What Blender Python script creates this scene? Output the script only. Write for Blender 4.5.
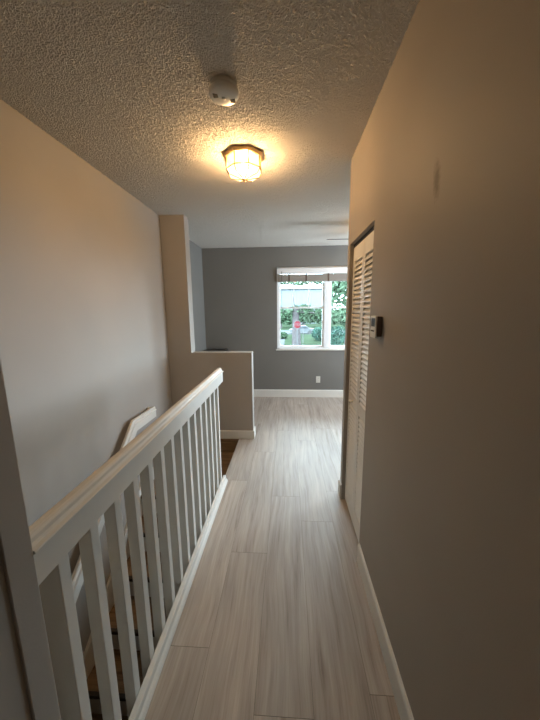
import bpy, bmesh, math, random
from mathutils import Vector, Matrix

for o in list(bpy.data.objects):
    bpy.data.objects.remove(o)
S = bpy.context.scene
COL = S.collection
random.seed(7)

# ------------------------------------------------------------------ camera
F_PX, PITCH, YAW, ROLL, EYE = 292.51, -0.1701, 0.0604, -0.0098, 1.5731
cam_d = bpy.data.cameras.new('camera')
cam = bpy.data.objects.new('camera', cam_d)
COL.objects.link(cam)
cam_d.sensor_fit = 'VERTICAL'
cam_d.sensor_height = 36.0
cam_d.sensor_width = 27.0
cam_d.lens = 36.0 * F_PX / 720.0
cam_d.clip_start = 0.02
cam_d.clip_end = 500
cy, sy, cp, sp = math.cos(YAW), math.sin(YAW), math.cos(PITCH), math.sin(PITCH)
fw = Vector((-sy * cp, cy * cp, sp))
rt = Vector((cy, sy, 0))
up = rt.cross(fw)
cr, sr = math.cos(ROLL), math.sin(ROLL)
r2 = rt * cr + up * sr
u2 = rt * -sr + up * cr
m = Matrix((( r2.x, u2.x, -fw.x, 0), (r2.y, u2.y, -fw.y, 0), (r2.z, u2.z, -fw.z, EYE), (0, 0, 0, 1)))
cam.matrix_world = m
S.camera = cam

# ------------------------------------------------------------------ world and exposure
S.view_settings.view_transform = 'Standard'
S.view_settings.look = 'None'
S.view_settings.gamma = 1.0
S.view_settings.exposure = 0.72
S.view_settings.use_curve_mapping = False
W = bpy.data.worlds.new('overcast_sky')
S.world = W
W.use_nodes = True
bg = W.node_tree.nodes['Background']
bg.inputs[0].default_value = (0.70, 0.85, 1.0, 1)
bg.inputs[1].default_value = 19.0
# portal: guides sampling of the sky through the window, adds no light of its own
pl = bpy.data.lights.new('window_portal', 'AREA')
pl.shape = 'RECTANGLE'
pl.size, pl.size_y = 1.72, 1.40
pl.cycles.is_portal = True
plo = bpy.data.objects.new('window_portal', pl)
COL.objects.link(plo)
plo.location = (0.687, 5.34, 1.58)
plo.rotation_euler = (math.radians(-90), 0, 0)
pl2 = bpy.data.lights.new('side_window_portal', 'AREA')
pl2.shape = 'RECTANGLE'
pl2.size, pl2.size_y = 1.22, 1.32
pl2.cycles.is_portal = True
plo2 = bpy.data.objects.new('side_window_portal', pl2)
COL.objects.link(plo2)
plo2.location = (2.84, 4.25, 1.60)
plo2.rotation_euler = (0, math.radians(90), 0)
LAMP = 76.0        # watts of the bulb in the hall ceiling light
FANLAMP = 22.0


# ------------------------------------------------------------------ materials
def new_mat(name, col=(0.5, 0.5, 0.5), rough=0.6, metal=0.0, spec=0.5):
    mt = bpy.data.materials.new(name)
    mt.use_nodes = True
    b = mt.node_tree.nodes['Principled BSDF']
    b.inputs['Base Color'].default_value = (*col, 1)
    b.inputs['Roughness'].default_value = rough
    b.inputs['Metallic'].default_value = metal
    b.inputs['Specular IOR Level'].default_value = spec
    return mt, mt.node_tree, b


def nd(t, kind, **kw):
    n = t.nodes.new(kind)
    for k, v in kw.items():
        setattr(n, k, v)
    return n


def coords(t, scale=(1, 1, 1)):
    g = nd(t, 'ShaderNodeNewGeometry')
    mp = nd(t, 'ShaderNodeMapping')
    mp.inputs['Scale'].default_value = scale
    t.links.new(g.outputs['Position'], mp.inputs[0])
    return mp.outputs[0]


def noise(t, vec, scale, detail=3, rough=0.55):
    n = nd(t, 'ShaderNodeTexNoise')
    n.inputs['Scale'].default_value = scale
    n.inputs['Detail'].default_value = detail
    n.inputs['Roughness'].default_value = rough
    t.links.new(vec, n.inputs['Vector'])
    return n.outputs['Fac']


def ramp(t, fac, stops):
    r = nd(t, 'ShaderNodeValToRGB')
    e = r.color_ramp.elements
    while len(e) < len(stops):
        e.new(0.5)
    for i, (p, c) in enumerate(stops):
        e[i].position = p
        e[i].color = (*c, 1)
    t.links.new(fac, r.inputs[0])
    return r.outputs[0]


def bump(t, b, h, strength, dist):
    n = nd(t, 'ShaderNodeBump')
    n.inputs['Strength'].default_value = strength
    n.inputs['Distance'].default_value = dist
    t.links.new(h, n.inputs['Height'])
    t.links.new(n.outputs[0], b.inputs['Normal'])


def simple(name, col, rough=0.5, metal=0.0, var=0.04, scale=12.0, bmp=0.0, spec=0.5):
    mt, t, b = new_mat(name, col, rough, metal, spec)
    v = coords(t)
    f = noise(t, v, scale)
    lo = tuple(max(0, c * (1 - var)) for c in col)
    hi = tuple(min(1, c * (1 + var)) for c in col)
    t.links.new(ramp(t, f, [(0.3, lo), (0.7, hi)]), b.inputs['Base Color'])
    if bmp:
        bump(t, b, noise(t, v, 260, 2), bmp, 0.002)
    return mt


def wall_paint(name, col, scuff=False):
    mt, t, b = new_mat(name, col, 0.62, 0, 0.25)
    v = coords(t)
    f = noise(t, v, 1.7, 2)
    lo = tuple(c * 0.97 for c in col)
    hi = tuple(c * 1.03 for c in col)
    c_out = ramp(t, f, [(0.3, lo), (0.7, hi)])
    if scuff:
        # one long grey scuff on the paint, in world metres
        mp = nd(t, 'ShaderNodeMapping')
        mp.vector_type = 'TEXTURE'
        mp.inputs['Location'].default_value = (0.453, 0.998, 1.957)
        mp.inputs['Rotation'].default_value = (math.radians(-8), 0, 0)
        mp.inputs['Scale'].default_value = (0.3, 0.027, 0.070)
        g = nd(t, 'ShaderNodeNewGeometry')
        t.links.new(g.outputs['Position'], mp.inputs[0])
        ln = nd(t, 'ShaderNodeVectorMath', operation='LENGTH')
        t.links.new(mp.outputs[0], ln.inputs[0])
        ad = nd(t, 'ShaderNodeMath', operation='ADD')
        nn = nd(t, 'ShaderNodeMath', operation='MULTIPLY')
        nn.inputs[1].default_value = 0.9
        t.links.new(noise(t, v, 60, 3), nn.inputs[0])
        t.links.new(ln.outputs['Value'], ad.inputs[0])
        t.links.new(nn.outputs[0], ad.inputs[1])
        fac = ramp(t, ad.outputs[0], [(0.95, (0.45, 0.45, 0.45)), (1.0, (0, 0, 0))])
        r = t.nodes[-1]
        mr = nd(t, 'ShaderNodeMapRange')
        mr.inputs['From Min'].default_value = 0.75
        mr.inputs['From Max'].default_value = 1.45
        mr.inputs['To Min'].default_value = 0.75
        mr.inputs['To Max'].default_value = 0.0
        t.links.new(ad.outputs[0], mr.inputs['Value'])
        mx = nd(t, 'ShaderNodeMixRGB')
        mx.inputs[2].default_value = (0.12, 0.10, 0.085, 1)
        t.links.new(mr.outputs[0], mx.inputs[0])
        t.links.new(c_out, mx.inputs[1])
        c_out = mx.outputs[0]
    t.links.new(c_out, b.inputs['Base Color'])
    bump(t, b, noise(t, v, 190, 2), 0.12, 0.002)
    return mt


def popcorn():
    mt, t, b = new_mat('popcorn_ceiling', (0.76, 0.70, 0.62), 0.95, 0, 0.1)
    v = coords(t)
    n1 = noise(t, v, 160, 2, 0.6)
    bump(t, b, n1, 0.9, 0.014)
    return mt


def plank_mat():
    mt, t, b = new_mat('grey_oak_planks', (0.5, 0.45, 0.4), 0.52, 0, 0.42)
    at = nd(t, 'ShaderNodeAttribute')
    at.attribute_name = 'plank'
    g = nd(t, 'ShaderNodeNewGeometry')
    off = nd(t, 'ShaderNodeVectorMath', operation='MULTIPLY')
    off.inputs[1].default_value = (3.1, 17.0, 5.0)
    t.links.new(at.outputs['Vector'], off.inputs[0])
    ad = nd(t, 'ShaderNodeVectorMath', operation='ADD')
    t.links.new(g.outputs['Position'], ad.inputs[0])
    t.links.new(off.outputs[0], ad.inputs[1])
    def mapped(sc):
        mp = nd(t, 'ShaderNodeMapping')
        mp.inputs['Scale'].default_value = sc
        t.links.new(ad.outputs[0], mp.inputs[0])
        return mp.outputs[0]
    # wavy grain: bend the lookup sideways with a slow noise
    f0 = noise(t, mapped((3, 1.1, 1)), 1.0, 2, 0.5)
    bend = nd(t, 'ShaderNodeMath', operation='MULTIPLY')
    bend.inputs[1].default_value = 0.10
    t.links.new(f0, bend.inputs[0])
    cx_ = nd(t, 'ShaderNodeCombineXYZ')
    t.links.new(bend.outputs[0], cx_.inputs[0])
    ad2 = nd(t, 'ShaderNodeVectorMath', operation='ADD')
    t.links.new(ad.outputs[0], ad2.inputs[0])
    t.links.new(cx_.outputs[0], ad2.inputs[1])
    ad = ad2
    f1 = noise(t, mapped((34, 1.5, 1)), 1.0, 6, 0.66)
    f2 = noise(t, mapped((150, 4.0, 1)), 1.0, 4, 0.65)
    f3 = noise(t, mapped((5, 1.4, 1)), 1.0, 2, 0.5)
    a = nd(t, 'ShaderNodeMath', operation='ADD')
    s2 = nd(t, 'ShaderNodeMath', operation='MULTIPLY')
    s2.inputs[1].default_value = 0.35
    t.links.new(f2, s2.inputs[0])
    t.links.new(f1, a.inputs[0])
    t.links.new(s2.outputs[0], a.inputs[1])
    c = ramp(t, a.outputs[0], [(0.45, (0.25, 0.195, 0.152)), (0.60, (0.375, 0.312, 0.258)), (0.85, (0.48, 0.412, 0.35))])
    c3 = ramp(t, f3, [(0.3, (0.88, 0.87, 0.86)), (0.7, (1.06, 1.05, 1.04))])
    mx = nd(t, 'ShaderNodeMixRGB', blend_type='MULTIPLY')
    mx.inputs[0].default_value = 1
    t.links.new(c, mx.inputs[1])
    t.links.new(c3, mx.inputs[2])
    pv = nd(t, 'ShaderNodeMapRange')
    pv.inputs['To Min'].default_value = 0.92
    pv.inputs['To Max'].default_value = 1.06
    t.links.new(at.outputs['Fac'], pv.inputs['Value'])
    mx2 = nd(t, 'ShaderNodeMixRGB', blend_type='MULTIPLY')
    mx2.inputs[0].default_value = 1
    t.links.new(mx.outputs[0], mx2.inputs[1])
    t.links.new(pv.outputs[0], mx2.inputs[2])
    t.links.new(mx2.outputs[0], b.inputs['Base Color'])
    bump(t, b, f2, 0.12, 0.001)
    return mt


def wood(name, dark, mid, light, scale=(3, 40, 40), rough=0.5):
    mt, t, b = new_mat(name, mid, rough)
    v = coords(t, scale)
    f = noise(t, v, 1.0, 5, 0.6)
    t.links.new(ramp(t, f, [(0.3, dark), (0.5, mid), (0.72, light)]), b.inputs['Base Color'])
    bump(t, b, f, 0.1, 0.002)
    return mt


def glass_mat():
    mt = bpy.data.materials.new('window_glass')
    mt.use_nodes = True
    t = mt.node_tree
    t.nodes.clear()
    out = nd(t, 'ShaderNodeOutputMaterial')
    mix = nd(t, 'ShaderNodeMixShader')
    tr = nd(t, 'ShaderNodeBsdfTransparent')
    tr.inputs[0].default_value = (0.93, 0.98, 0.97, 1)
    gl = nd(t, 'ShaderNodeBsdfGlossy')
    gl.inputs['Roughness'].default_value = 0.02
    fr = nd(t, 'ShaderNodeFresnel')
    fr.inputs[0].default_value = 1.45
    t.links.new(fr.outputs[0], mix.inputs[0])
    t.links.new(tr.outputs[0], mix.inputs[1])
    t.links.new(gl.outputs[0], mix.inputs[2])
    t.links.new(mix.outputs[0], out.inputs[0])
    return mt


def emit_glass(name, col, strength):
    mt, t, b = new_mat(name, (0.95, 0.9, 0.8), 0.25)
    v = coords(t)
    f = noise(t, v, 70, 3)
    c = ramp(t, f, [(0.35, tuple(x * 0.8 for x in col)), (0.65, col)])
    t.links.new(c, b.inputs['Emission Color'])
    b.inputs['Emission Strength'].default_value = strength
    return mt


def lit_pane(name, col, strength, clear):
    """textured lamp glass: part clear, part glowing"""
    mt, t, b = new_mat(name, (0.9, 0.85, 0.75), 0.2)
    v = coords(t)
    f = noise(t, v, 55, 3)
    t.links.new(ramp(t, f, [(0.40, tuple(x * 0.6 for x in col)), (0.58, col)]), b.inputs['Emission Color'])
    b.inputs['Emission Strength'].default_value = strength
    b.inputs['Base Color'].default_value = (.25, .2, .12, 1)
    tr = nd(t, 'ShaderNodeBsdfTransparent')
    tr.inputs[0].default_value = (1, .97, .9, 1)
    mx = nd(t, 'ShaderNodeMixShader')
    mx.inputs[0].default_value = 1 - clear
    out = [n for n in t.nodes if n.type == 'OUTPUT_MATERIAL'][0]
    t.links.new(tr.outputs[0], mx.inputs[1])
    t.links.new(b.outputs[0], mx.inputs[2])
    t.links.new(mx.outputs[0], out.inputs[0])
    return mt


M = {}
M['paint'] = wall_paint('greige_wall_paint', (0.385, 0.35, 0.31))
M['paint_shaded_scuff'] = wall_paint('greige_wall_paint_shaded_scuffed', (0.345, 0.305, 0.26), True)  # left wall's paint with shade put into the colour, plus the scuff
M['paint_room'] = wall_paint('grey_wall_paint', (0.195, 0.186, 0.168))
M['ceiling'] = popcorn()
M['plank'] = plank_mat()
M['white'] = simple('white_trim_paint', (0.72, 0.69, 0.63), 0.55, var=0.02, spec=0.3)
M['slab'] = simple('subfloor', (0.10, 0.08, 0.06), 0.9)
M['door'] = simple('white_door_paint', (0.72, 0.69, 0.63), 0.45, var=0.02)
M['oak'] = wood('brown_oak_treads', (0.12, 0.070, 0.034), (0.235, 0.145, 0.072), (0.31, 0.205, 0.11), rough=0.45)
M['nosing'] = simple('dark_shaded_nosing', (0.035, 0.025, 0.018), 0.6)  # the edge's own dark tone plus its shadow, both in the colour
M['brass'] = simple('aged_brass', (0.50, 0.33, 0.15), 0.4, 0.35)
M['dbrass'] = simple('dark_brass_came', (0.18, 0.12, 0.05), 0.45, 0.8)
M['plastic'] = simple('white_plastic', (0.70, 0.67, 0.60), 0.4, var=0.02)
M['black'] = simple('black_plastic', (0.015, 0.014, 0.013), 0.35)
M['dark'] = simple('dark_vent_plastic', (0.07, 0.06, 0.05), 0.6)
M['brownp'] = simple('brown_side_plastic', (0.10, 0.065, 0.05), 0.5)
M['vinyl'] = simple('white_vinyl', (0.84, 0.85, 0.85), 0.4, var=0.02)
M['blind'] = simple('faux_wood_slats', (0.30, 0.275, 0.245), 0.5)
M['glass'] = glass_mat()
M['lampside'] = lit_pane('lit_side_glass', (1.0, 0.66, 0.20), 0.42, 0.35)
M['lampbottom'] = lit_pane('lit_bottom_glass', (1.0, 0.86, 0.60), 1.2, 0.40)
M['bulb'] = emit_glass('hot_bulb', (1.0, 0.7, 0.4), 12)
M['fanglass'] = emit_glass('lit_fan_bowl', (1.0, 0.62, 0.28), FANLAMP)
M['fandark'] = wood('dark_walnut_blade', (0.02, 0.012, 0.008), (0.045, 0.03, 0.02), (0.07, 0.045, 0.03))
M['steel'] = simple('brushed_steel', (0.45, 0.44, 0.42), 0.3, 1.0)
M['grass'] = simple('lawn', (0.0194, 0.0280, 0.0170), 0.95, spec=0.0, var=0.3, scale=0.8)
M['road'] = simple('pale_concrete', (0.0473, 0.0494, 0.0504), 0.9, spec=0.0, var=0.06, scale=0.7)
M['bark'] = simple('oak_bark', (0.0611, 0.0541, 0.0541), 0.95, spec=0.0, var=0.35, scale=6)
M['leaf1'] = simple('leaf_green', (0.0411, 0.0653, 0.0387), 0.7, spec=0.0, var=0.5, scale=0.9)
M['leaf2'] = simple('leaf_blue_green', (0.0274, 0.0590, 0.0458), 0.7, spec=0.0, var=0.5, scale=1.2)
M['leaf3'] = simple('leaf_light', (0.0559, 0.0861, 0.0532), 0.7, spec=0.0, var=0.4, scale=1.0)
M['red'] = simple('red_sign_face', (0.0783, 0.0100, 0.0139), 0.5, spec=0.0)
M['signwhite'] = simple('white_sign_face', (0.1050, 0.1050, 0.1050), 0.5, spec=0.0)
M['galv'] = simple('galvanised_post', (0.05, 0.052, 0.052), 0.8, 0.0)
M['carpaint'] = simple('silver_car_paint', (0.0600, 0.0638, 0.0675), 0.3, 0.2)
M['tyre'] = simple('tyre_rubber', (0.02, 0.02, 0.02), 0.8)
M['carglass'] = simple('dark_car_glass', (0.03, 0.035, 0.04), 0.1)
M['housewall'] = simple('pale_stucco', (0.0728, 0.0845, 0.0893), 0.9, var=0.05, scale=0.5)
M['houseroof'] = simple('grey_shingle', (0.0270, 0.0288, 0.0306), 0.9, var=0.2, scale=2)


# ------------------------------------------------------------------ mesh helpers
def box(bm, x0, x1, y0, y1, z0, z1, bev=0.0):
    t = bmesh.new()
    bmesh.ops.create_cube(t, size=1)
    for v in t.verts:
        v.co = Vector((x0 + (v.co.x + .5) * (x1 - x0), y0 + (v.co.y + .5) * (y1 - y0), z0 + (v.co.z + .5) * (z1 - z0)))
    if bev:
        bmesh.ops.bevel(t, geom=t.edges[:], offset=bev, segments=2, affect='EDGES', profile=0.5)
    join(bm, t)


def join(bm, t, mat=None):
    me = bpy.data.meshes.new('tmp')
    if mat is not None:
        t.transform(mat)
    t.to_mesh(me)
    t.free()
    bm.from_mesh(me)
    bpy.data.meshes.remove(me)


def prism(bm, prof, a, b, axis='y'):
    """extrude a closed 2D profile. axis y: prof=(x,z); axis x: prof=(y,z); axis z: prof=(x,y)"""
    def P(q, s):
        if axis == 'y':
            return (q[0], s, q[1])
        if axis == 'x':
            return (s, q[0], q[1])
        return (q[0], q[1], s)
    A = [bm.verts.new(P(q, a)) for q in prof]
    B = [bm.verts.new(P(q, b)) for q in prof]
    n = len(prof)
    fs = [bm.faces.new(A), bm.faces.new(B[::-1])]
    for i in range(n):
        fs.append(bm.faces.new((A[i], B[i], B[(i + 1) % n], A[(i + 1) % n])))
    bmesh.ops.recalc_face_normals(bm, faces=fs)


def sweep(bm, prof, path, side):
    """sweep profile (s,z) along a path in the y-z plane; side = x of s=0, profile s added to x"""
    rings = []
    n = len(path)
    for i, (y, z) in enumerate(path):
        d0 = Vector(path[i]) - Vector(path[i - 1]) if i else Vector(path[1]) - Vector(path[0])
        d1 = Vector(path[i + 1]) - Vector(path[i]) if i < n - 1 else d0
        d0.normalize(); d1.normalize()
        # vertical end planes mitred: move along the bisector normal
        n0 = Vector((-d0.y, d0.x)); n1 = Vector((-d1.y, d1.x))
        bi = (n0 + n1); bi.normalize()
        k = 1 / max(0.3, bi.dot(n0))
        if bi.y < 0:
            bi = -bi
        rings.append([bm.verts.new((side + s, y + bi.x * h * k, z + bi.y * h * k)) for s, h in prof])
    fs = [bm.faces.new(rings[0]), bm.faces.new(rings[-1][::-1])]
    m_ = len(prof)
    for a, b in zip(rings, rings[1:]):
        for i in range(m_):
            fs.append(bm.faces.new((a[i], b[i], b[(i + 1) % m_], a[(i + 1) % m_])))
    bmesh.ops.recalc_face_normals(bm, faces=fs)


def lathe(bm, prof, cx, cy_, seg=32, rot=0.0, cap=True):
    rings = []
    for r, z in prof:
        rings.append([bm.verts.new((cx + r * math.cos(rot + 2 * math.pi * i / seg), cy_ + r * math.sin(rot + 2 * math.pi * i / seg), z)) for i in range(seg)])
    fs = []
    for a, b in zip(rings, rings[1:]):
        for i in range(seg):
            fs.append(bm.faces.new((a[i], a[(i + 1) % seg], b[(i + 1) % seg], b[i])))
    if cap:
        fs.append(bm.faces.new(rings[0]))
        fs.append(bm.faces.new(rings[-1][::-1]))
    bmesh.ops.recalc_face_normals(bm, faces=fs)


def rod(bm, a, b, r, seg=8, r2=None):
    a, b = Vector(a), Vector(b)
    d = b - a
    t = bmesh.new()
    bmesh.ops.create_cone(t, cap_ends=True, segments=seg, radius1=r, radius2=r if r2 is None else r2, depth=d.length)
    mt = Matrix.Translation((a + b) / 2) @ d.to_track_quat('Z', 'Y').to_matrix().to_4x4()
    join(bm, t, mt)


def obj(name, bm, mat, parent=None, smooth=False):
    me = bpy.data.meshes.new(name)
    if smooth:
        for f in bm.faces:
            f.smooth = True
    bm.to_mesh(me)
    bm.free()
    mats = mat if isinstance(mat, (list, tuple)) else [mat]
    for q in mats:
        me.materials.append(q)
    o = bpy.data.objects.new(name, me)
    COL.objects.link(o)
    if parent is not None:
        o.parent = parent
        o.matrix_parent_inverse = Matrix.Translation(-world_loc(parent))
    return o


def world_loc(o):
    v = Vector(o.location)
    return v if o.parent is None else v      # children here carry no location of their own


def struct(name, bm, mat, parent=None, smooth=False):
    o = obj(name, bm, mat, parent, smooth)
    if parent is None:
        o['kind'] = 'structure'
    return o


def thing(name, label, cat, loc=(0, 0, 0), group=None):
    o = bpy.data.objects.new(name, None)
    o.empty_display_size = 0.05
    COL.objects.link(o)
    o.location = loc
    tag(o, label, cat, group)
    return o


def tag(o, label, cat, group=None, kind=None):
    o['label'] = label
    o['category'] = cat
    if group:
        o['group'] = group
    if kind:
        o['kind'] = kind
    return o


def sbox(name, mat, *a, parent=None, bev=0.0):
    bm = bmesh.new()
    box(bm, *a, bev=bev)
    return struct(name, bm, mat, parent)


def BM():
    return bmesh.new()


# ------------------------------------------------------------------ dimensions (metres)
H = 2.62
XL, XR = -1.4222, 0.453            # stair wall, hall wall
XE, XP = -0.4215, -1.1441          # end of the knee wall, end of the pier
YP, PT = 3.3928, 0.15              # pier / knee wall face and thickness
HW = 1.0757                        # knee wall height
YW = 2.33                          # far end of hall wall
YC1, YC2, HC = 1.655, 2.2523, 2.0307
YF, XF, XRR = 5.1761, -1.4671, 2.7
XS = -0.598                        # edge of the stairwell
YB = -1.3                          # wall behind
LZ = -0.178                         # landing
BOT = -2.75

# ------------------------------------------------------------------ floor
bm = BM()
lay = bm.loops.layers.float_color.new('plank') if hasattr(bm.loops.layers, 'float_color') else None
SEAMS = {-2: [-0.27, 1.113, 2.49, 3.87], -1: [0.29, 1.67, 3.053, 4.43], 0: [-0.48, 0.893, 2.27, 3.65, 5.03], 1: [-.76, 0.60, 1.98, 3.36, 4.74], 2: [-.4, .98, 2.36, 3.74]}
rects = [(XS, 1.1, YB, YP), (XF, XRR, YP, YF), (1.1, XRR, YW, YP), (XL, XS, YB, 0.425)]
PW, PX = 0.2365, -0.1322
for k in range(-7, 13):
    x0, x1 = PX + PW * k, PX + PW * (k + 1)
    seams = SEAMS.get(k)
    rnd = random.Random(k * 31 + 5)
    if not seams:
        s0 = YB - rnd.random() * 1.4
        seams = []
        while s0 < YF:
            seams.append(s0)
            s0 += 1.38
    else:
        seams = list(seams)
    seams = [-9] + seams + [19]
    for a, b in zip(seams, seams[1:]):
        cval = (rnd.random(), rnd.random(), rnd.random(), 1)
        for (rx0, rx1, ry0, ry1) in rects:
            X0, X1 = max(x0 + .0006, rx0), min(x1 - .0006, rx1)
            Y0, Y1 = max(a + .0009, ry0), min(b - .0009, ry1)
            if X1 - X0 < 0.002 or Y1 - Y0 < 0.002:
                continue
            vs = [bm.verts.new(q) for q in ((X0, Y0, 0), (X1, Y0, 0), (X1, Y1, 0), (X0, Y1, 0))]
            f = bm.faces.new(vs)
            for l in f.loops:
                l[lay] = cval
for (rx0, rx1, ry0, ry1) in rects:
    n0 = len(bm.faces)
    box(bm, rx0, rx1, ry0, ry1, -0.16, -0.0012)
    bm.faces.ensure_lookup_table()
    for f in bm.faces[n0:]:
        f.material_index = 1
struct('floor', bm, [M['plank'], M['slab']])

# ------------------------------------------------------------------ ceiling
import numpy as np
bm = BM()
box(bm, XF - .1, XRR + .1, YB - .1, YF + .1, H, H + .1)
ceil = struct('ceiling', bm, M['ceiling'])
# sprayed texture: blobs a few millimetres deep, modelled as real relief
step = 0.0046
xs_ = np.arange(XL - .04, 1.35, step)
ys_ = np.arange(0.0, YF, step)
rng = np.random.default_rng(4)
hgt = rng.random((len(ys_), len(xs_)))
for _ in range(0):
    p_ = np.pad(hgt, 1, mode='edge')
    hgt = (p_[1:-1, 1:-1] * 2 + p_[:-2, 1:-1] + p_[2:, 1:-1] + p_[1:-1, :-2] + p_[1:-1, 2:]) / 6
hgt = np.clip((hgt - .45) / .5, 0, 1) * .0042
jx = (rng.random(hgt.shape) - .5) * step * .5
jy = (rng.random(hgt.shape) - .5) * step * .5
gx, gy = np.meshgrid(xs_, ys_)
co = np.stack([gx + jx, gy + jy, H - .0006 - hgt], -1).reshape(-1, 3).astype(np.float32)
ny, nx = hgt.shape
idx = np.arange(ny * nx).reshape(ny, nx)
q = np.stack([idx[:-1, :-1], idx[1:, :-1], idx[1:, 1:], idx[:-1, 1:]], -1).reshape(-1)
me = bpy.data.meshes.new('ceiling_texture')
me.vertices.add(len(co))
me.vertices.foreach_set('co', co.reshape(-1))
me.loops.add(len(q))
me.loops.foreach_set('vertex_index', q.astype(np.int32))
nf = len(q) // 4
me.polygons.add(nf)
me.polygons.foreach_set('loop_start', np.arange(0, len(q), 4, dtype=np.int32))
me.polygons.foreach_set('loop_total', np.full(nf, 4, dtype=np.int32))
me.update(calc_edges=True)
me.polygons.foreach_set('use_smooth', np.ones(nf, dtype=bool))
me.materials.append(M['ceiling'])
o = bpy.data.objects.new('ceiling_texture', me)
COL.objects.link(o)
o.parent = ceil

# ------------------------------------------------------------------ walls
sbox('wall_left', M['paint'], XL - .12, XL, YB, YP, BOT, H)
sbox('wall_back', M['paint'], XL - .12, XR + .72, YB - .12, YB, BOT, H)
bm = BM()                                            # hall wall on the right with the closet opening
box(bm, XR, XR + .12, YB, YC1, 0, H)
box(bm, XR, XR + .12, YC2, YW, 0, H)
box(bm, XR, XR + .12, YC1, YC2, HC, H)
struct('wall_right', bm, M['paint_shaded_scuff'])
bm = BM()                                            # closet shell and return wall
box(bm, XR + .12, XRR, YC2 + .0, YW, 0, H)
box(bm, XR + .12, 1.1, 1.3, 1.4, 0, H)
box(bm, 1.1, 1.2, 1.3, YC2, 0, H)
struct('wall_closet', bm, M['paint'])
bm = BM()
box(bm, XRR, XRR + .12, YC2, 3.6, 0, H)
box(bm, XRR, XRR + .12, 4.9, YF, 0, H)
box(bm, XRR, XRR + .12, 3.6, 4.9, 0, 1.0)
box(bm, XRR, XRR + .12, 3.6, 4.9, 2.2, H)
struct('wall_room_right', bm, M['paint_room'])
bm = BM()
for a_ in ((3.6, 3.64, 1.0, 2.2), (4.86, 4.9, 1.0, 2.2), (3.64, 4.86, 1.0, 1.04), (3.64, 4.86, 2.16, 2.2), (3.64, 4.86, 1.58, 1.62)):
    box(bm, XRR + .04, XRR + .08, *a_)
struct('window_2', bm, M['vinyl'])
sbox('wall_room_left', M['paint_room'], XF - .12, XF, YP, YF, 0, H)
bm = BM()                                            # pier and knee wall in one piece
box(bm, XL, XP, YP, YP + PT, 0, H, 0.004)
box(bm, XP - .01, XE, YP, YP + PT, 0, HW, 0.004)
box(bm, XL, XS, YP, YP + PT, BOT, 0.0)
struct('wall_knee', bm, M['paint'])
# stub wall at the near end of the stairwell
bm = BM()
box(bm, XL, -0.580, 0.42, 0.546, 0, H, 0.004)
box(bm, XL, -0.575, 0.484, 0.548, 0, H, 0.003)
struct('wall_stub', bm, M['paint'])
# stairwell wall under the hall floor
sbox('wall_stairwell', M['paint'], XS + .0, XS + .10, YB, YP, BOT, -0.16)
sbox('floor_lower', M['slab'], XL, XS + .1, YB, YP, BOT - .1, BOT)

# far wall with window hole
WX0, WX1, WZ0, WZ1 = -0.183, 1.557, 0.875, 2.29
bm = BM()
box(bm, XF, WX0, YF, YF + .18, 0, H)
box(bm, WX1, XRR, YF, YF + .18, 0, H)
box(bm, WX0, WX1, YF, YF + .18, 0, WZ0)
box(bm, WX0, WX1, YF, YF + .18, WZ1, H)
struct('wall_far', bm, M['paint_room'])

# ------------------------------------------------------------------ baseboards
def base_prof(h, t):
    return [(0, 0), (t, 0), (t, h - .014), (t - .003, h - .006), (t - .008, h), (0, h)]

BH, BT = 0.125, 0.014
bm = BM()
prism(bm, [(XR - s, z) for s, z in base_prof(BH, BT)], YB, YC1 - .012, 'y')
struct('baseboard_right', bm, M['white'])
bm = BM()
prism(bm, [(XR - s, z) for s, z in base_prof(BH, BT)], YC2 + .01, YW, 'y')
prism(bm, [(YW + s, z) for s, z in base_prof(BH, BT)], XR - BT, XRR, 'x')
struct('baseboard_closet_corner', bm, M['white'])
bm = BM()
prism(bm, [(YF - s, z) for s, z in base_prof(.135, BT)], XF, XRR, 'x')
struct('baseboard_far', bm, M['white'])
bm = BM()
prism(bm, [(YP - s, z) for s, z in base_prof(.105, BT)], XL, XE + BT, 'x')
prism(bm, [(XE + s, z) for s, z in base_prof(.105, BT)], YP, YP + PT, 'y')
struct('baseboard_knee', bm, M['white'])
bm = BM()
prism(bm, [(XF + s, z) for s, z in base_prof(.135, BT)], YP + PT, YF - BT, 'y')
struct('baseboard_room_left', bm, M['white'])

# ------------------------------------------------------------------ window
win = bpy.data.objects.new('window_1', None)
COL.objects.link(win)
win.location = ((WX0 + WX1) / 2, YF, WZ0)
win['kind'] = 'structure'
YO = YF + .055                        # plane of the sashes
bm = BM()
fr_ = .030
box(bm, WX0, WX0 + fr_, YF + .03, YF + .12, WZ0, WZ1)
box(bm, WX1 - fr_, WX1, YF + .03, YF + .12, WZ0, WZ1)
box(bm, WX0, WX1, YF + .03, YF + .12, WZ1 - fr_, WZ1)
box(bm, WX0, WX1, YF + .03, YF + .12, WZ0, WZ0 + fr_)
struct('window_frame', bm, M['vinyl'], win)
MX0, MX1 = 0.640, 0.734
sbox('window_mullion', M['vinyl'], MX0, MX1, YF + .02, YF + .12, WZ0 + .03, WZ1 - .03, parent=win)
sbox('window_sill', M['white'], WX0 - .02, WX1 + .02, YF - .022, YF + .06, WZ0 - .018, WZ0 + .008, parent=win, bev=.004)
ZM = 1.602


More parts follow.
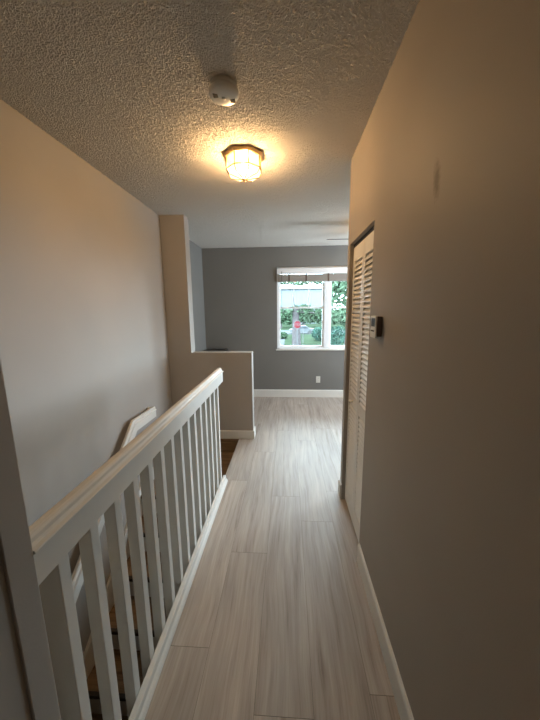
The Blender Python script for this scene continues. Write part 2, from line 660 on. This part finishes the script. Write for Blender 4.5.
def sash(x0, x1, z0, z1, y, grid):
    bm = BM()
    s = .030
    box(bm, x0, x0 + s, y, y + .03, z0, z1)
    box(bm, x1 - s, x1, y, y + .03, z0, z1)
    box(bm, x0 + s, x1 - s, y, y + .03, z0, z0 + s)
    box(bm, x0 + s, x1 - s, y, y + .03, z1 - s, z1)
    o = struct('window_sash', bm, M['vinyl'], win)
    bm = BM()
    box(bm, x0 + s, x1 - s, y + .012, y + .016, z0 + s, z1 - s)
    g = struct('window_pane', bm, M['glass'], o)
    if grid:
        bm = BM()
        w = (x1 - x0) / 3
        for k in (1, 2):
            box(bm, x0 + w * k - .008, x0 + w * k + .008, y + .002, y + .012, z0 + s, z1 - s)
        zc = (z0 + z1) / 2 + .01
        box(bm, x0 + s, x1 - s, y + .002, y + .012, zc - .007, zc + .007)
        struct('window_muntins', bm, M['vinyl'], o)


for (a, b, gr) in ((WX0 + fr_, MX0, True), (MX1, WX1 - fr_, False)):
    sash(a, b, WZ0 + fr_, ZM + .018, YO, False)
    sash(a, b, ZM - .012, WZ1 - fr_, YO + .032, gr)

# ------------------------------------------------------------------ closet door
door = bpy.data.objects.new('door_1', None)
COL.objects.link(door)
door.location = (XR + .03, YC2, 0)
door['kind'] = 'structure'
sbox('door_track', M['dark'], XR + .028, XR + .058, YC1 + .002, YC2 - .002, HC - .022, HC - .001, parent=door)
DX0, DX1 = XR + .026, XR + .052
LW = (YC2 - YC1 - .012) / 2


def leaf(y0, y1, knob):
    z0, z1 = .018, 2.004
    st = .036
    bm = BM()
    box(bm, DX0, DX1, y0, y0 + st, z0, z1, .002)
    box(bm, DX0, DX1, y1 - st, y1, z0, z1, .002)
    for a, b in ((z0, .15), (.862, .945), (1.905, z1)):
        box(bm, DX0 + .001, DX1 - .001, y0 + st - .002, y1 - st + .002, a, b)
    lf = struct('door_leaf', bm, M['door'], door)
    bm = BM()
    for a, b in ((.15, .862), (.945, 1.905)):
        n = int(round((b - a) / .0325))
        p = (b - a) / n
        for i in range(n):
            zc = a + p * (i + .5)
            # slanted slat: the room-side edge is the lower one
            prof = [(DX0 + .001, zc - .022), (DX0 + .001, zc - .012), (DX1 - .003, zc + .020), (DX1 - .003, zc + .011)]
            prism(bm, prof, y0 + st - .003, y1 - st + .003, 'y')
    struct('louver_slats', bm, M['door'], lf)
    if knob:
        bm = BM()
        t = bmesh.new()
        lathe(t, [(.006, 0), (.006, .012), (.012, .017), (.014, .024), (.010, .030), (.002, .032)], 0, 0, 16)
        join(bm, t, Matrix.Translation((DX0, y0 + .14, .905)) @ Matrix.Rotation(-math.pi / 2, 4, 'Y'))
        k_ = struct('door_knob', bm, M['white'], lf, True)


leaf(YC2 - .004 - LW, YC2 - .004, True)
leaf(YC1 + .004, YC1 + .004 + LW, False)

# ------------------------------------------------------------------ stairs
st = thing('staircase', 'brown wooden stairs with white risers going down beside the white railing', 'stairs', (-1.0, 2.49, LZ))
RISE, RUN, Y0S = .195, .248, 2.49
sbox('landing', M['oak'], XL + .004, XS - .004, Y0S - .02, YP - .004, LZ - .03, LZ, parent=st)
sbox('landing_riser', M['oak'], XL + .004, XS - .004, YP - .018, YP - .004, LZ, -0.002, parent=st)
NST = 11
for i in range(NST):
    yt, zt = Y0S - RUN * i, LZ - RISE * i
    bm = BM()
    box(bm, XL + .024, XS - .004, yt, yt + .018, zt - RISE, zt - .03)
    struct('riser', bm, M['white'], st)
    bm = BM()
    box(bm, XL + .024, XS - .004, yt - .026, yt - .0005, zt - .030, zt + .001, .004)
    struct('nosing', bm, M['nosing'], st)
    if i < NST - 1:
        sbox('tread', M['oak'], XL + .024, XS - .004, yt - RUN, yt, zt - RISE - .025, zt - RISE, parent=st)
# skirt board on the wall and landing baseboard
bm = BM()
sl = RISE / RUN
ys = -0.2
pts = [(Y0S + .02, LZ + .125), (ys, LZ + .125 - sl * (Y0S + .02 - ys)), (ys, LZ + .125 - sl * (Y0S + .02 - ys) - .42), (Y0S + .02, LZ - .28)]
prism(bm, pts, XL + .004, XL + .014, 'x')
pts2 = [(Y0S + .02, LZ + .125), (ys, LZ + .125 - sl * (Y0S + .02 - ys)), (ys, LZ + .125 - sl * (Y0S + .02 - ys) - .03), (Y0S + .02, LZ + .095)]
prism(bm, pts2, XL + .012, XL + .022, 'x')
struct('skirt_board', bm, M['white'], st)
bm = BM()
prism(bm, [(XL + .004 + s, LZ + z) for s, z in base_prof(.125, BT)], Y0S + .02, YP - .019, 'y')
struct('landing_skirting', bm, M['white'], st)

# ------------------------------------------------------------------ railing
rail = thing('stair_railing', 'long white wooden railing with square balusters along the stairwell edge', 'railing', (-.6, 1.5, 0))
YR0, YR1 = 0.5485, 2.535
prof = [(-.648, .940), (-.583, .940), (-.580, .943), (-.580, 1.027), (-.573, 1.030), (-.571, 1.033), (-.573, 1.037),
        (-.583, 1.040), (-.588, 1.048), (-.589, 1.058), (-.593, 1.064), (-.600, 1.067), (-.612, 1.067), (-.620, 1.064),
        (-.624, 1.058), (-.626, 1.048), (-.640, 1.041), (-.654, 1.037), (-.655, 1.030), (-.649, 1.026)]
bm = BM()
prism(bm, prof, YR0, YR1, 'y')
obj('top_rail', bm, M['white'], rail)
BS = .038
for i in range(15):
    y1 = .668 + .1262 * i
    bm = BM()
    box(bm, -.600 - (.043 if i else .066), -.600, y1 - BS, y1, -.14, .945, .0025)
    obj('baluster', bm, M['white'], rail)
bm = BM()
# curb board and its small moulding at the floor
prism(bm, [(-.598, -.155), (-.572, -.155), (-.572, 0.0), (-.556, 0.0), (-.556, .010), (-.562, .022), (-.570, .030), (-.572, .055), (-.575, .060), (-.595, .060), (-.598, .057)][2:] + [(-.598, 0.0)], YR0, 2.475, 'y')
obj('curb_board', bm, M['white'], rail)

# ------------------------------------------------------------------ handrail on the stair wall
hr = thing('wall_handrail', 'white wall handrail sloping down the stair wall, level at its top', 'handrail', (XL + .06, 2.5, .5))
hp = [(0, -.108), (.034, -.108), (.034, -.045), (.040, -.040), (.040, -.034), (.030, -.026), (.030, -.008), (.024, 0), (.006, 0), (0, -.008)]
bm = BM()
s_ = .85
path = [(.75, .625 - s_ * (2.364 - .75)), (2.364, .625), (2.79, .614)]
sweep(bm, hp, path, XL + .045)
obj('rail_board', bm, M['white'], hr)
bm = BM()
box(bm, XL, XL + .046, 2.755, 2.79, .508, .610, .003)
obj('wall_return', bm, M['white'], hr)
for yb in (1.05, 2.15):
    zb = .625 - s_ * (2.364 - yb) - .155
    bm = BM()
    rod(bm, (XL, yb, zb - .02), (XL + .06, yb, zb - .02), .006)
    rod(bm, (XL + .06, yb, zb - .02), (XL + .06, yb, zb + .03), .006)
    obj('bracket', bm, M['brass'], hr)

# ------------------------------------------------------------------ ceiling light
LX, LY = -.30, 2.20
cl = thing('ceiling_light', 'lit octagonal glass flush ceiling light with brass rim', 'light', (LX, LY, H))
R8 = math.pi / 8
bm = BM()
lathe(bm, [(.128, H - .0005), (.142, H - .006), (.145, H - .012), (.136, H - .020), (.128, H - .026), (.118, H - .028)], LX, LY, 8, R8)
obj('brass_rim', bm, M['brass'], cl)
gp = [(.118, H - .028), (.122, H - .100), (.105, H - .128), (.018, H - .152)]
bm = BM()
lathe(bm, gp, LX, LY, 8, R8, cap=False)
bm.faces.ensure_lookup_table()
for i_, f in enumerate(bm.faces):
    f.material_index = 0 if i_ < 8 else 1
gs = obj('glass_shade', bm, [M['lampside'], M['lampbottom']], cl)
bm = BM()
t = bmesh.new()
bmesh.ops.create_uvsphere(t, u_segments=16, v_segments=10, radius=.027)
join(bm, t, Matrix.Translation((LX, LY, H - .085)) @ Matrix.Scale(1.25, 4, (0, 0, 1)))
rod(bm, (LX, LY, H - .062), (LX, LY, H - .03), .012)
obj('bulb', bm, M['bulb'], cl, True)
pd = bpy.data.lights.new('bulb_light', 'POINT')
pd.energy = LAMP
pd.color = (1.0, 0.65, 0.33)
pd.shadow_soft_size = .055
po = bpy.data.objects.new('bulb_light', pd)
COL.objects.link(po)
po.location = (LX, LY, H - .085)
bm = BM()
for i in range(8):
    a = R8 + i * math.pi / 4
    a2 = a + math.pi / 4
    pp = [(LX + r * 1.012 * math.cos(a), LY + r * 1.012 * math.sin(a), z - .001) for r, z in gp]
    for p_, q_ in zip(pp, pp[1:]):
        rod(bm, p_, q_, .0042, 6)
    for j in (1,):
        r, z = gp[j]
        rod(bm, (LX + r * 1.012 * math.cos(a), LY + r * 1.012 * math.sin(a), z), (LX + r * 1.012 * math.cos(a2), LY + r * 1.012 * math.sin(a2), z), .0042, 6)
obj('metal_caming', bm, M['dbrass'], cl)
bm = BM()
lathe(bm, [(.016, H - .150), (.018, H - .156), (.010, H - .160), (.007, H - .168), (.002, H - .172)], LX, LY, 16)
obj('finial', bm, M['brass'], cl, True)

# ------------------------------------------------------------------ smoke detector
SX, SY = -.300, 1.560
sd = thing('smoke_detector', 'round white smoke detector on the textured ceiling', 'smoke detector', (SX, SY, H))
bm = BM()
lathe(bm, [(.060, H - .0005), (.062, H - .014), (.056, H - .026)], SX, SY, 40)
obj('mounting_base', bm, M['plastic'], sd, True)
bm = BM()
lathe(bm, [(.056, H - .024), (.068, H - .027), (.071, H - .034), (.070, H - .044), (.064, H - .052), (.045, H - .058), (.022, H - .060), (.001, H - .061)], SX, SY, 48)
obj('cover', bm, M['plastic'], sd, True)
for k, (dx, dy) in enumerate(((-.036, -.020), (.038, .020))):
    bm = BM()
    for j in range(-1, 2):
        box(bm, SX + dx - .011, SX + dx + .011, SY + dy + j * .008 - .0028, SY + dy + j * .008 + .0028, H - .0605, H - .052)
    obj('sound_vent', bm, M['dark'], sd)
bm = BM()
lathe(bm, [(.010, H - .059), (.010, H - .063), (.006, H - .065)], SX + .0, SY - .005, 20)
obj('test_button', bm, M['plastic'], sd, True)

# ------------------------------------------------------------------ thermostat
th = thing('thermostat', 'small white wall thermostat with black display beside the closet', 'thermostat', (XR, 1.475, 1.43))
bm = BM()
box(bm, XR - .026, XR - .0005, 1.432, 1.517, 1.440, 1.536, .004)
obj('housing', bm, M['brownp'], th)
bm = BM()
box(bm, XR - .033, XR - .0255, 1.430, 1.519, 1.432, 1.540, .003)
obj('faceplate', bm, M['plastic'], th)
bm = BM()
box(bm, XR - .0345, XR - .0325, 1.446, 1.500, 1.488, 1.528)
obj('display', bm, M['black'], th)
for k in range(3):
    bm = BM()
    box(bm, XR - .0350, XR - .0325, 1.450 + k * .019, 1.461 + k * .019, 1.462, 1.470, .001)
    obj('button', bm, M['dark'], th)

# ------------------------------------------------------------------ outlet
ol = thing('wall_outlet', 'white electrical outlet plate low on the far grey wall', 'outlet', (.553, YF, .33))
bm = BM()
box(bm, .515, .589, YF - .006, YF - .0003, .268, .386, .002)
obj('cover_plate', bm, M['plastic'], ol)
for z in (.307, .347):
    bm = BM()
    lathe(bm, [(.016, 0), (.016, .003)], 0, 0, 20)
    bm.transform(Matrix.Translation((.552, YF - .0055, z)) @ Matrix.Rotation(math.pi / 2, 4, 'X'))
    s = obj('socket', bm, M['plastic'], ol)
    bm = BM()
    box(bm, .545, .547, YF - .0092, YF - .0083, z - .004, z + .005)
    box(bm, .557, .559, YF - .0092, YF - .0083, z - .004, z + .005)
    obj('socket_slots', bm, M['black'], s)

# ------------------------------------------------------------------ window blind
bl = thing('window_blind', 'raised horizontal blind stacked at the top of the window', 'blind', ((WX0 + WX1) / 2, YF, 2.2))
bm = BM()
box(bm, WX0 + .004, WX1 - .004, YF - .030, YF + .026, 2.168, 2.262, .004)
obj('headrail', bm, M['vinyl'], bl)
bm = BM()
for k in range(10):
    z = 2.058 + k * .0104
    box(bm, WX0 + .010, WX1 - .010, YF - .026, YF + .024, z, z + .0092)
obj('slat_stack', bm, M['blind'], bl)
bm = BM()
box(bm, WX0 + .010, WX1 - .010, YF - .027, YF + .024, 2.040, 2.056, .003)
obj('bottom_rail', bm, M['blind'], bl)
for x in (WX0 + .21, WX0 + .50, MX0 + .05, WX1 - .5, WX1 - .21):
    bm = BM()
    box(bm, x - .012, x + .012, YF - .0285, YF - .0272, 2.042, 2.168)
    obj('ladder_tape', bm, M['brownp'], bl)
bm = BM()
rod(bm, (WX0 + .085, YF - .034, 2.21), (WX0 + .085, YF - .034, 1.60), .0035)
obj('tilt_wand', bm, M['dark'], bl)

# ------------------------------------------------------------------ ceiling fan
FX, FY = 1.15, 3.93
cf = thing('ceiling_fan', 'dark bladed ceiling fan mostly hidden behind the hall wall', 'ceiling fan', (FX, FY, H))
bm = BM()
lathe(bm, [(.075, H - .0005), (.080, H - .02), (.070, H - .05), (.10, H - .07), (.115, H - .10), (.115, H - .17), (.09, H - .20)], FX, FY, 32)
obj('motor_housing', bm, M['steel'], cf, True)
bm = BM()
lathe(bm, [(.088, H - .198), (.12, H - .215), (.13, H - .24), (.10, H - .28), (.04, H - .305), (.002, H - .31)], FX, FY, 32)
obj('light_bowl', bm, M['fanglass'], cf, True)
for k in range(5):
    a = math.radians(182 + 72 * k)
    bm = BM()
    n = 10
    top, botm = [], []
    outline = []
    for i in range(n + 1):
        r = .17 + (.655 - .17) * i / n
        w = .045 + .022 * i / n
        if i == n:
            w = .045
        outline.append((r, w))
    t = bmesh.new()
    prof2 = [(r, w) for r, w in outline] + [(r, -w) for r, w in outline[::-1]]
    prism(t, prof2, -.003, .003, 'z')
    box(t, .10, .20, -.012, .012, -.004, .002)
    join(bm, t, Matrix.Translation((FX, FY, H - .185)) @ Matrix.Rotation(a, 4, 'Z') @ Matrix.Rotation(math.radians(-11), 4, 'X'))
    obj('blade', bm, M['fandark'], cf)

# ------------------------------------------------------------------ dark cabinet behind the knee wall
ct = thing('low_cabinet', 'low black cabinet whose top just shows over the knee wall', 'cabinet', (-1.22, 4.9, 0))
bm = BM()
box(bm, -1.41, -1.06, 4.72, 5.15, .865, .895, .004)
obj('cabinet_top', bm, M['black'], ct)
bm = BM()
box(bm, -1.39, -1.08, 4.74, 5.14, .10, .866)
obj('cabinet_body', bm, M['dark'], ct)
for x in (-1.385, -1.10):
    for y in (4.745, 5.12):
        bm = BM()
        box(bm, x, x + .02, y, y + .02, 0, .101)
        obj('leg', bm, M['black'], ct)

# ------------------------------------------------------------------ outdoors
GZ = BOT
bm = BM()
box(bm, -120, 160, YF + 3, 220, GZ - .2, GZ)
g = obj('lawn_ground', bm, M['grass'])
g['kind'] = 'structure'
bm = BM()
box(bm, -80, 100, 52, 62, GZ, GZ + .02)
box(bm, -6.5, -.4, 30, 52, GZ, GZ + .02)
g = obj('street_paving', bm, M['road'])
g['kind'] = 'structure'


def leaves(bm, c, r, n, size, rnd):
    for _ in range(n):
        while True:
            p = Vector((rnd.uniform(-1, 1), rnd.uniform(-1, 1), rnd.uniform(-1, 1)))
            if .25 < p.length < 1:
                break
        p = Vector((c[0] + p.x * r[0], c[1] + p.y * r[1], c[2] + p.z * r[2]))
        d1 = Vector((rnd.gauss(0, 1), rnd.gauss(0, 1), rnd.gauss(0, 1))).normalized()
        d2 = d1.cross(Vector((rnd.gauss(0, 1), rnd.gauss(0, 1), rnd.gauss(0, 1)))).normalized()
        s = size * rnd.uniform(.6, 1.3)
        vs = [bm.verts.new(p + d1 * s * a + d2 * s * .45 * b) for a, b in ((-1, 0), (0, -1), (1, 0), (0, 1))]
        bm.faces.new(vs)


def tree(name, label, x, y, trunk_r, trunk_h, clumps, leafmat, seed, size=.28, n=450, group='trees beyond the window'):
    rnd = random.Random(seed)
    o = thing(name, label, 'tree', (x, y, GZ), group)
    bm = BM()
    top = (x + rnd.uniform(-.3, .3), y, GZ + trunk_h)
    rod(bm, (x, y, GZ), (x + (top[0] - x) * .5, y, GZ + trunk_h * .5), trunk_r * 1.15, 10, trunk_r * .9)
    rod(bm, (x + (top[0] - x) * .5, y, GZ + trunk_h * .49), top, trunk_r * .9, 10, trunk_r * .7)
    for c, r in clumps:
        rod(bm, (top[0], y, top[2] - trunk_r), (x + c[0], y + c[1], GZ + c[2]), trunk_r * .40, 6, trunk_r * .08)
    obj('trunk', bm, M['bark'], o)
    bm = BM()
    for c, r in clumps:
        leaves(bm, (x + c[0], y + c[1], GZ + c[2]), r, n, size, rnd)
    obj('crown', bm, leafmat, o)


tree('oak_tree', 'large oak with a thick pale trunk behind the red stop sign', 1.1, 35, .50, 4.6,
     [((-1.9, 0, 4.0), (1.5, 2, .55)), ((1.6, 1, 4.0), (1.5, 2, .55)), ((3.2, 0, 3.8), (1.3, 2, .7)), ((.6, .6, 4.4), (1.6, 1.5, .45))], M['leaf1'], 3, size=.22, n=240)
tree('leafy_tree', 'dense green tree filling the right-hand window', 5.6, 28, .25, 3.0,
     [((0, 0, 5.5), (2.2, 2, 2.0)), ((-.5, 0, 7.2), (1.8, 2, 1.6)), ((1.8, 0, 4.4), (1.8, 2, 1.5)), ((.2, 0, 3.6), (1.6, 1.5, .9))], M['leaf3'], 5, n=800)
tree('overhanging_tree', 'tree left of the window whose high twigs cross the top panes', -5.2, 33, .22, 6.4,
     [((3.6, 0, 7.2), (1.5, 1.2, .45)), ((6.2, 0, 7.3), (1.9, 1.2, .42)), ((9.0, 0, 7.35), (1.6, 1.2, .4)), ((0, 0, 8.6), (2.2, 2, 1.4))], M['leaf3'], 9, size=.2, n=330)
xs = [(-12.6, 70), (-7.1, 74), (-1.6, 70), (3.9, 74), (9.4, 70), (14.9, 74), (20.4, 70)]
TL = ['far left tree of the row across the street, beyond the window edge',
      'tree across the street behind the left edge of the window',
      'tree across the street just left of the oak trunk',
      'tree across the street just right of the oak trunk, behind the silver car',
      'tree across the street behind the window mullion',
      'tree across the street seen low in the right-hand window',
      'far right tree of the row across the street, behind the hall wall']
for i, (x, y) in enumerate(xs):
    tree('distant_tree', TL[i], x, y, .3, 2.5,
         [((-1.4, 0, 2.6), (2.3, 1.3, 1.7)), ((1.5, 0, 2.4), (2.3, 1.3, 1.6)), ((0, 0, 3.3), (2.3, 1.3, 1.0))], (M['leaf1'], M['leaf3'])[i % 2], 20 + i, size=.42, n=650)


def bush(x, y, r, h, mat, seed, label):
    rnd = random.Random(seed)
    bm = BM()
    leaves(bm, (x, y, GZ + h * .5), (r, r, h * .5), 900, .16, rnd)
    rod(bm, (x, y, GZ), (x, y, GZ + h * .6), .05)
    tag(obj('garden_bush', bm, mat), label, 'bush', 'bushes below the window')


bush(4.5, 41, 1.2, 1.9, M['leaf2'], 60, 'blue-green bush seen low behind the window mullion')
bush(5.8, 35, 1.5, 2.4, M['leaf2'], 61, 'tall blue-green bush low in the right-hand window')
bush(-.9, 44, 1.0, 1.0, M['leaf1'], 62, 'low dark bush by the pale driveway left of the oak')

hs = thing('pale_building', 'pale blue-grey building with a flat roof edge behind the trees', 'building', (4, 95, GZ))
bm = BM()
box(bm, -9, 14, 92, 100, GZ, 7.6)
obj('building_wall', bm, M['housewall'], hs)
bm = BM()
box(bm, -9.4, 14.4, 91.6, 100.4, 7.6, 8.0)
obj('roof_edge', bm, M['houseroof'], hs)

# stop sign on a post
sg = thing('stop_sign', 'red octagonal stop sign on a post in front of the oak trunk', 'sign', (1.0, 30, GZ))
bm = BM()
rod(bm, (1.0, 30.05, GZ), (1.0, 30.05, .45), .035)
obj('sign_post', bm, M['galv'], sg)
bm = BM()
lathe(bm, [(.42, 0), (.42, .01)], 0, 0, 8, R8)
bm.transform(Matrix.Translation((1.0, 30, .05)) @ Matrix.Rotation(math.pi / 2, 4, 'X'))
obj('sign_border', bm, M['signwhite'], sg)
bm = BM()
lathe(bm, [(.385, 0), (.385, .006)], 0, 0, 8, R8)
bm.transform(Matrix.Translation((1.0, 29.99, .05)) @ Matrix.Rotation(math.pi / 2, 4, 'X'))
face = obj('sign_face', bm, M['red'], sg)
cu = bpy.data.curves.new('letters', 'FONT')
cu.body = 'STOP'
cu.size = .32
cu.align_x = 'CENTER'
cu.align_y = 'CENTER'
cu.extrude = .002
tmp = bpy.data.objects.new('letters', cu)
COL.objects.link(tmp)
dg = bpy.context.evaluated_depsgraph_get()
me = bpy.data.meshes.new_from_object(tmp.evaluated_get(dg))
bpy.data.objects.remove(tmp)
bm = BM()
bm.from_mesh(me)
bpy.data.meshes.remove(me)
bm.transform(Matrix.Translation((1.0, 29.98, .05)) @ Matrix.Rotation(math.pi / 2, 4, 'X') @ Matrix.Scale(1.1, 4, (0, 1, 0)))
obj('lettering', bm, M['signwhite'], face)

# thin post on the lawn
bm = BM()
rod(bm, (2.0, 38, GZ), (2.0, 38, -.9), .05)
rod(bm, (2.0, 38, -.9), (2.0, 38, -.75), .05, 8, .01)
tag(obj('yard_post', bm, M['signwhite']), 'thin white post standing on the lawn near the parked car', 'post')

# parked car on the street
CX, CY = 2.6, 53.5
car = thing('parked_car', 'silver car parked on the street beyond the lawn', 'car', (CX, CY, GZ))
bm = BM()
prism(bm, [(CX - 2.2, GZ + .35), (CX - 2.25, GZ + .75), (CX - 1.4, GZ + .92), (CX - .8, GZ + 1.42), (CX + .7, GZ + 1.45), (CX + 1.4, GZ + .98), (CX + 2.2, GZ + .85), (CX + 2.25, GZ + .35)], CY - .85, CY + .85, 'y')
obj('car_body', bm, M['carpaint'], car)
for sx, pr_ in ((-1, [(CX - 1.15, GZ + .95), (CX - .72, GZ + 1.34), (CX - .08, GZ + 1.36), (CX - .08, GZ + .95)]), (1, [(CX + .02, GZ + .95), (CX + .02, GZ + 1.36), (CX + .62, GZ + 1.36), (CX + 1.15, GZ + .97)])):
    bm = BM()
    prism(bm, pr_, CY - .86, CY - .84, 'y')
    obj('side_window', bm, M['carglass'], car)
for x in (CX - 1.4, CX + 1.4):
    for y in (CY - .86, CY + .66):
        bm = BM()
        rod(bm, (x, y, GZ + .34), (x, y + .2, GZ + .34), .33, 20)
        obj('wheel', bm, M['tyre'], car)
